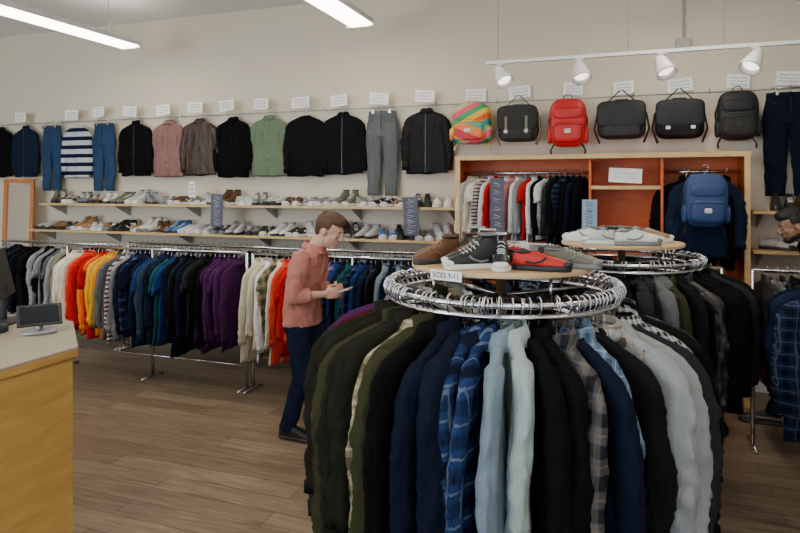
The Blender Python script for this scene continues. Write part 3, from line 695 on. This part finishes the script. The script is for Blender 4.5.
q = MB(); TY, TZ = 4.9, 2.69
q.box((.7, 0, 0), (3.44, .035, .025), 0)
bulb, nt2, bb = newmat('spot_bulb'); bb.inputs['Emission Color'].default_value = (1, .9, .75, 1); bb.inputs['Emission Strength'].default_value = 3
for x in (-.92, .05, .68, 1.5): q.tube([(x, 0, 0), (x, 0, H - TZ)], .0025, 6, 1)
for i in range(18): q.sq((.05, 0, .05 + i * .05), (.006, .006, .012), 1, 1, 1, 6, 4)
for x, t in ((-.90, -.5), (-.30, -.25), (.277, -.35), (.876, .5), (1.5, .3)):
    q.tube([(x, 0, -.012), (x, 0, -.05)], .012, 8); q.sq((x, 0, -.015), (.03, .017, .012), .4, .4)
    M = Matrix.Translation((x, 0, -.085)) @ Matrix.Rotation(t, 4, 'Y') @ Matrix.Rotation(-.45, 4, 'X') @ Matrix.Scale(1.2, 4); q.M = M
    n = 16
    def rg(r_, z): return [(r_ * math.cos(2 * pi * k_ / n), r_ * math.sin(2 * pi * k_ / n), z) for k_ in range(n)]
    q.loft([rg(.02, .05), rg(.034, .04), rg(.04, .0), rg(.058, -.06), rg(.062, -.085), rg(.055, -.085), rg(.035, -.03)], 0, (True, False)); q.sq((0, 0, -.055), (.046, .046, .02), 1, 1, 2, 14, 8)
    q.M = Matrix.Identity(4)
q.obj('track_light', [white_p, steel, bulb], None, (0, TY, TZ))
q = MB(); q.box((0, 0, 0), (.12, .05, .10), 0); q.tube([(0, 0, .05), (0, 0, H - 2.93)], .01, 8, 0)
q.obj('junction_box', [plain('box_beige', (.4, .37, .32), .5)], None, (.50, WY - .027, 2.93), bevel=.006)
q = MB(); q.tube([(0, 0, 0), (.0, -.02, -.35), (.06, -.02, -.55), (.2, 0, -.62), (.5, .02, -.60)], .006, 6); q.obj('power_cord', [trim_lt], None, (1.05, 4.7, H))

# ------------------------------------------------------------------ people
def skinm(name, c):
    m = plain(name, c, .5, var=.08, scale=15); b = m.node_tree.nodes['Principled BSDF']; b.inputs['Subsurface Weight'].default_value = .1; b.inputs['Subsurface Radius'].default_value = (.01, .004, .002); return m
def remesh(o, vox, sm_=4):
    m = o.modifiers.new('rm', 'REMESH'); m.mode = 'VOXEL'; m.voxel_size = vox; m.use_smooth_shade = True
    if sm_: s_ = o.modifiers.new('sm', 'SMOOTH'); s_.iterations = sm_; s_.factor = .5
cltex = D.textures.new('cloth_folds', 'CLOUDS'); cltex.noise_scale = .07
def folds(o, st):
    d = o.modifiers.new('folds', 'DISPLACE'); d.texture = cltex; d.strength = st; d.mid_level = .5

def limb(q, pts, rr_, n=14, mat=0):
    pts = [Vector(p) for p in pts]; q.tube(pts, rr_, n, mat)
    for p, r_ in zip(pts, rr_): q.sq(p, (r_, r_, r_), 1, 1, mat, 12, 8)
def oval(c, hx, hy, n=24, lean=0): return [(c[0] + hx * math.cos(2 * pi * j / n), c[1] + hy * math.sin(2 * pi * j / n), c[2] + lean * hx * math.cos(2 * pi * j / n)) for j in range(n)]

def person(name, loc, rot, J, skin, hairm, shirtm, pantm, shoec, beard=False, sleeve='long', tilt=.45, item=True):
    e = empty(name, loc, (0, 0, rot))
    Mh = Matrix.Translation(J['head']) @ Matrix.Rotation(J.get('turn', 0), 4, 'Z') @ Matrix.Rotation(tilt, 4, 'Y')
    q = MB()
    q.loft([oval(c, hx, hy) for c, hx, hy in J['torso']], 0)
    limb(q, [J['neck'], Mh @ Vector((-.025, 0, -.05))], [.056, .052])
    for s_, sh_, el, wr, hipj, kn, an in (('R', J['shR'], J['elR'], J['wrR'], J['hipR'], J['knR'], J['anR']), ('L', J['shL'], J['elL'], J['wrL'], J['hipL'], J['knL'], J['anL'])):
        limb(q, [sh_, el], [.05, .038]); limb(q, [el, wr], [.038, .024])
        limb(q, [hipj, kn, an], [.075, .052, .036])
        d = (Vector(wr) - Vector(el)).normalized(); inn = Vector((0, 1 if s_ == 'R' else -1, 0)); inn = (inn - d * inn.dot(d)).normalized(); upv = d.cross(inn) if s_ == 'R' else inn.cross(d)
        if upv.z < 0: upv = -upv
        q.M = Matrix.Translation(wr) @ Matrix(((d.x, inn.x, upv.x), (d.y, inn.y, upv.y), (d.z, inn.z, upv.z))).to_4x4()
        q.sq((.045, 0, 0), (.048, .016, .038), .6, .7, 0, 18, 10)
        for i, (zz, ln) in enumerate(((.029, 1.), (.010, 1.08), (-.010, 1.0), (-.028, .8))):
            p = Vector((.085, .0, zz)); pts = [Vector((.05, 0, zz)), p.copy()]; an_ = .3
            for sg in (.036, .026, .02):
                an_ += .38; p = p + Vector((math.cos(an_), math.sin(an_), 0)) * sg * ln; pts.append(p.copy())
            limb(q, pts, [.0095, .0092, .0085, .008, .007], 8)
        limb(q, [(.02, .006, .028), (.045, .022, .048), (.072, .034, .050), (.09, .04, .044)], [.013, .011, .010, .008], 8)
        q.M = Matrix.Identity(4)
    q.M = Mh
    q.sq((-.012, 0, .035), (.096, .076, .088), 1, 1); q.sq((.022, 0, -.025), (.066, .060, .085), .95, 1)
    q.sq((.055, 0, -.088), (.030, .030, .022)); q.sq((.073, 0, .030), (.018, .046, .012)); q.sq((.02, 0, -.06), (.06, .054, .045))
    q.tube([(.082, 0, .022), (.096, 0, .0), (.108, 0, -.018), (.098, 0, -.030)], [.009, .010, .013, .012], 8); q.sq((.093, .012, -.026), (.010, .007, .007)); q.sq((.093, -.012, -.026), (.010, .007, .007))
    q.sq((.083, 0, -.052), (.010, .024, .007)); q.sq((.081, 0, -.062), (.010, .021, .007))
    for sg in (-1, 1):
        q.sq((-.008, sg * .078, -.005), (.020, .009, .032)); q.sq((.058, sg * .034, -.018), (.024, .020, .02))
        q.sq((.071, sg * .030, .010), (.013, .016, .010))
    q.M = Matrix.Identity(4)
    o = q.obj('body', [skin], e); remesh(o, .0055, 3)
    q = MB(); q.M = Mh
    q.sq((.003, 0, .088), (.094, .073, .046), .9, 1); q.sq((-.050, 0, .042), (.068, .079, .078)); q.sq((.055, 0, .098), (.040, .055, .030)); q.sq((-.07, 0, -.005), (.035, .062, .06))
    for sg in (-1, 1): q.sq((-.012, sg * .066, .048), (.042, .018, .042))
    for i in range(60):
        a = R.uniform(-pi, pi); c = R.uniform(.2, 1); p = Vector((-.005 + .085 * c * math.cos(a), .066 * c * math.sin(a), .09 + .043 * math.sqrt(max(0, 1 - c * c * .9)))); q.sq(p, (.014, .008, .009), 1, 1, 0, 8, 6)
    o = q.obj('hair', [hairm], e); remesh(o, .005, 2)
    q = MB(); q.M = Mh
    for sg in (-1, 1):
        q.sq((.0760, sg * .030, .006), (.009, .011, .005), mat=0); q.sq((.0825, sg * .030, .005), (.003, .0045, .004), mat=1)
        q.tube([(.0875, sg * .014, .027), (.084, sg * .03, .031), (.075, sg * .043, .027)], .002, 6, 2)
    q.tube([(.090, -.018, -.057), (.0945, 0, -.0565), (.090, .018, -.057)], .0028, 6, 3)
    q.obj('face_details', [trim_lt, trim_dk, hairm, plain('lips_' + name, (.42, .17, .14), .5)], e)
    if beard:
        q = MB(); q.M = Mh; q.sq((.052, 0, -.086), (.042, .042, .03)); q.sq((.012, 0, -.066), (.06, .0615, .034)); q.sq((.088, 0, -.043), (.010, .026, .005))
        o = q.obj('beard', [hairm], e); remesh(o, .005, 2)
    q = MB(); q.loft([oval(c, hx + .022, hy + .018) for c, hx, hy in J['torso'][J.get('hem', 1):]], 0)
    for s_ in 'RL':
        sh_, el, wr = (Vector(J[k_ + s_]) for k_ in ('sh', 'el', 'wr'))
        if sleeve == 'long':
            mid = el.lerp(wr, .45); limb(q, [sh_, sh_.lerp(el, .5), el], [.068, .060, .054]); q.tube([el, mid], [.054, .048], 14); q.tube([mid, el.lerp(wr, .56)], [.052, .051], 14)
        else: limb(q, [sh_, sh_.lerp(el, .55)], [.066, .06])
    o = q.obj('shirt', [shirtm], e); remesh(o, .008, 3); folds(o, .032)
    nk = Vector(J['neck']) + Vector((.002, 0, .012)); q = MB()
    q.loft([oval(nk + Vector((0, 0, -.03)), .075, .08, lean=-.3), oval(nk + Vector((0, 0, .02)), .063, .066, lean=-.3), oval(nk + Vector((0, 0, .022)), .07, .073, lean=-.3), oval(nk + Vector((0, 0, -.018)), .09, .092, lean=-.35)], 0, (False, False))
    q.obj('collar', [shirtm], e)
    q = MB(); q.loft([oval(c, hx + .012, hy + .012) for c, hx, hy in J['torso'][:3]], 0)
    for s_ in 'RL':
        h_, k_, a_ = (Vector(J[x + s_]) for x in ('hip', 'kn', 'an'))
        limb(q, [h_, h_.lerp(k_, .5), k_], [.088, .078, .064]); q.tube([k_, k_.lerp(a_, .5), a_ + Vector((0, 0, -.02))], [.064, .060, .055], 14)
    o = q.obj('trousers', [pantm], e); remesh(o, .009, 3); folds(o, .018)
    for s_ in 'RL':
        a_ = Vector(J['an' + s_]); yw = J.get('foot' + s_, 0)
        shoe(e, (a_.x - .06 * math.cos(yw), a_.y - .06 * math.sin(yw), 0), yw, 'sneaker', shoec, 'dk', shoec, shoec, s=.95)
    if item:
        q = MB(); c = (Vector(J['wrR']) + Vector(J['wrL'])) / 2; q.box((c.x + .11, c.y, c.z + .015), (.075, .10, .012), 0, Matrix.Rotation(-.3, 3, 'Y')); q.obj('held_wallet', [trim_lt], e, bevel=.003)
    return e

Jm = dict(head=(.205, 0, 1.40), neck=(.095, 0, 1.28), turn=-.10,
    torso=[((-.01, 0, .70), .085, .13), ((0, 0, .76), .105, .155), ((0, 0, .86), .10, .15), ((.0, 0, .96), .09, .13), ((.025, 0, 1.08), .10, .145), ((.045, 0, 1.18), .10, .165), ((.06, 0, 1.235), .085, .15), ((.085, 0, 1.28), .055, .07)],
    shR=(.06, -.165, 1.205), elR=(.02, -.215, .975), wrR=(.205, -.095, .985), shL=(.06, .165, 1.205), elL=(.04, .21, .965), wrL=(.22, .07, .995),
    hipR=(0, -.085, .76), knR=(.045, -.10, .42), anR=(-.06, -.11, .075), hipL=(0, .085, .76), knL=(.10, .10, .43), anL=(.07, .12, .075), footR=-.15, footL=.12)
pinkshirt = cloth('salmon_shirt', (.50, .20, .16))
person('young_man_shopping', (-2.09, 3.84, 0), .10, Jm, skinm('skin_light', (.62, .36, .26)), plain('hair_brown', (.085, .040, .018), .7, bump=.5, scale=90), pinkshirt, K['navy2'], 'black', tilt=.38)
Jb = dict(head=(.33, 0, 1.42), neck=(.22, 0, 1.30), turn=.2,
    torso=[((-.06, 0, .74), .095, .14), ((-.05, 0, .80), .12, .165), ((-.02, 0, .90), .115, .16), ((.04, 0, 1.0), .105, .15), ((.10, 0, 1.1), .11, .165), ((.15, 0, 1.20), .11, .185), ((.18, 0, 1.26), .09, .16), ((.21, 0, 1.30), .06, .075)],
    shR=(.17, -.185, 1.225), elR=(.20, -.24, .96), wrR=(.42, -.16, .93), shL=(.17, .185, 1.225), elL=(.22, .24, .97), wrL=(.44, .14, .95),
    hipR=(-.05, -.09, .80), knR=(.02, -.11, .44), anR=(-.12, -.12, .075), hipL=(-.05, .09, .80), knL=(.30, .10, .51), anL=(.47, .11, .085), footR=-.1, footL=.05)
person('bearded_man_browsing', (1.50, 5.17, 0), pi - .1, Jb, skinm('skin_brown', (.32, .16, .10)), plain('hair_black', (.010, .008, .008), .6, bump=.5, scale=90), K['black'], K['navy'], 'dk', beard=True, sleeve='short', item=False, tilt=.3)

# ------------------------------------------------------------------ light sources & world
def area(name, loc, rot, sx, sy, e_, c):
    l = D.lights.new(name, 'AREA'); l.shape = 'RECTANGLE'; l.size = sx; l.size_y = sy; l.energy = e_; l.color = c
    o = link(D.objects.new(name, l)); o.location = loc; o.rotation_euler = rot; return o
for i, x in enumerate((-6.3, -2.0, 2.5)):
    area('window_daylight_%d' % (i + 1), (x, YF - .15, 1.78), (math.radians(90), 0, 0), 3.6, 2.4, (290, 110, 70)[i], (.78, .89, 1.0))
w = D.worlds.new('World'); SC.world = w; w.use_nodes = True; nt = w.node_tree; bg = nt.nodes['Background']
sky = nt.nodes.new('ShaderNodeTexSky'); sky.sky_type = 'HOSEK_WILKIE'; nt.links.new(sky.outputs[0], bg.inputs[0]); bg.inputs[1].default_value = .5

# ------------------------------------------------------------------ camera
cam = D.cameras.new('camera'); cam.sensor_width = 36; cam.lens = 36 * 622 / 800; cam.shift_y = -79 / 800; cam.clip_start = .05
co = link(D.objects.new('camera', cam)); co.location = (0, 0, 1.70); co.rotation_euler = (math.radians(90), 0, math.radians(19.6)); SC.camera = co
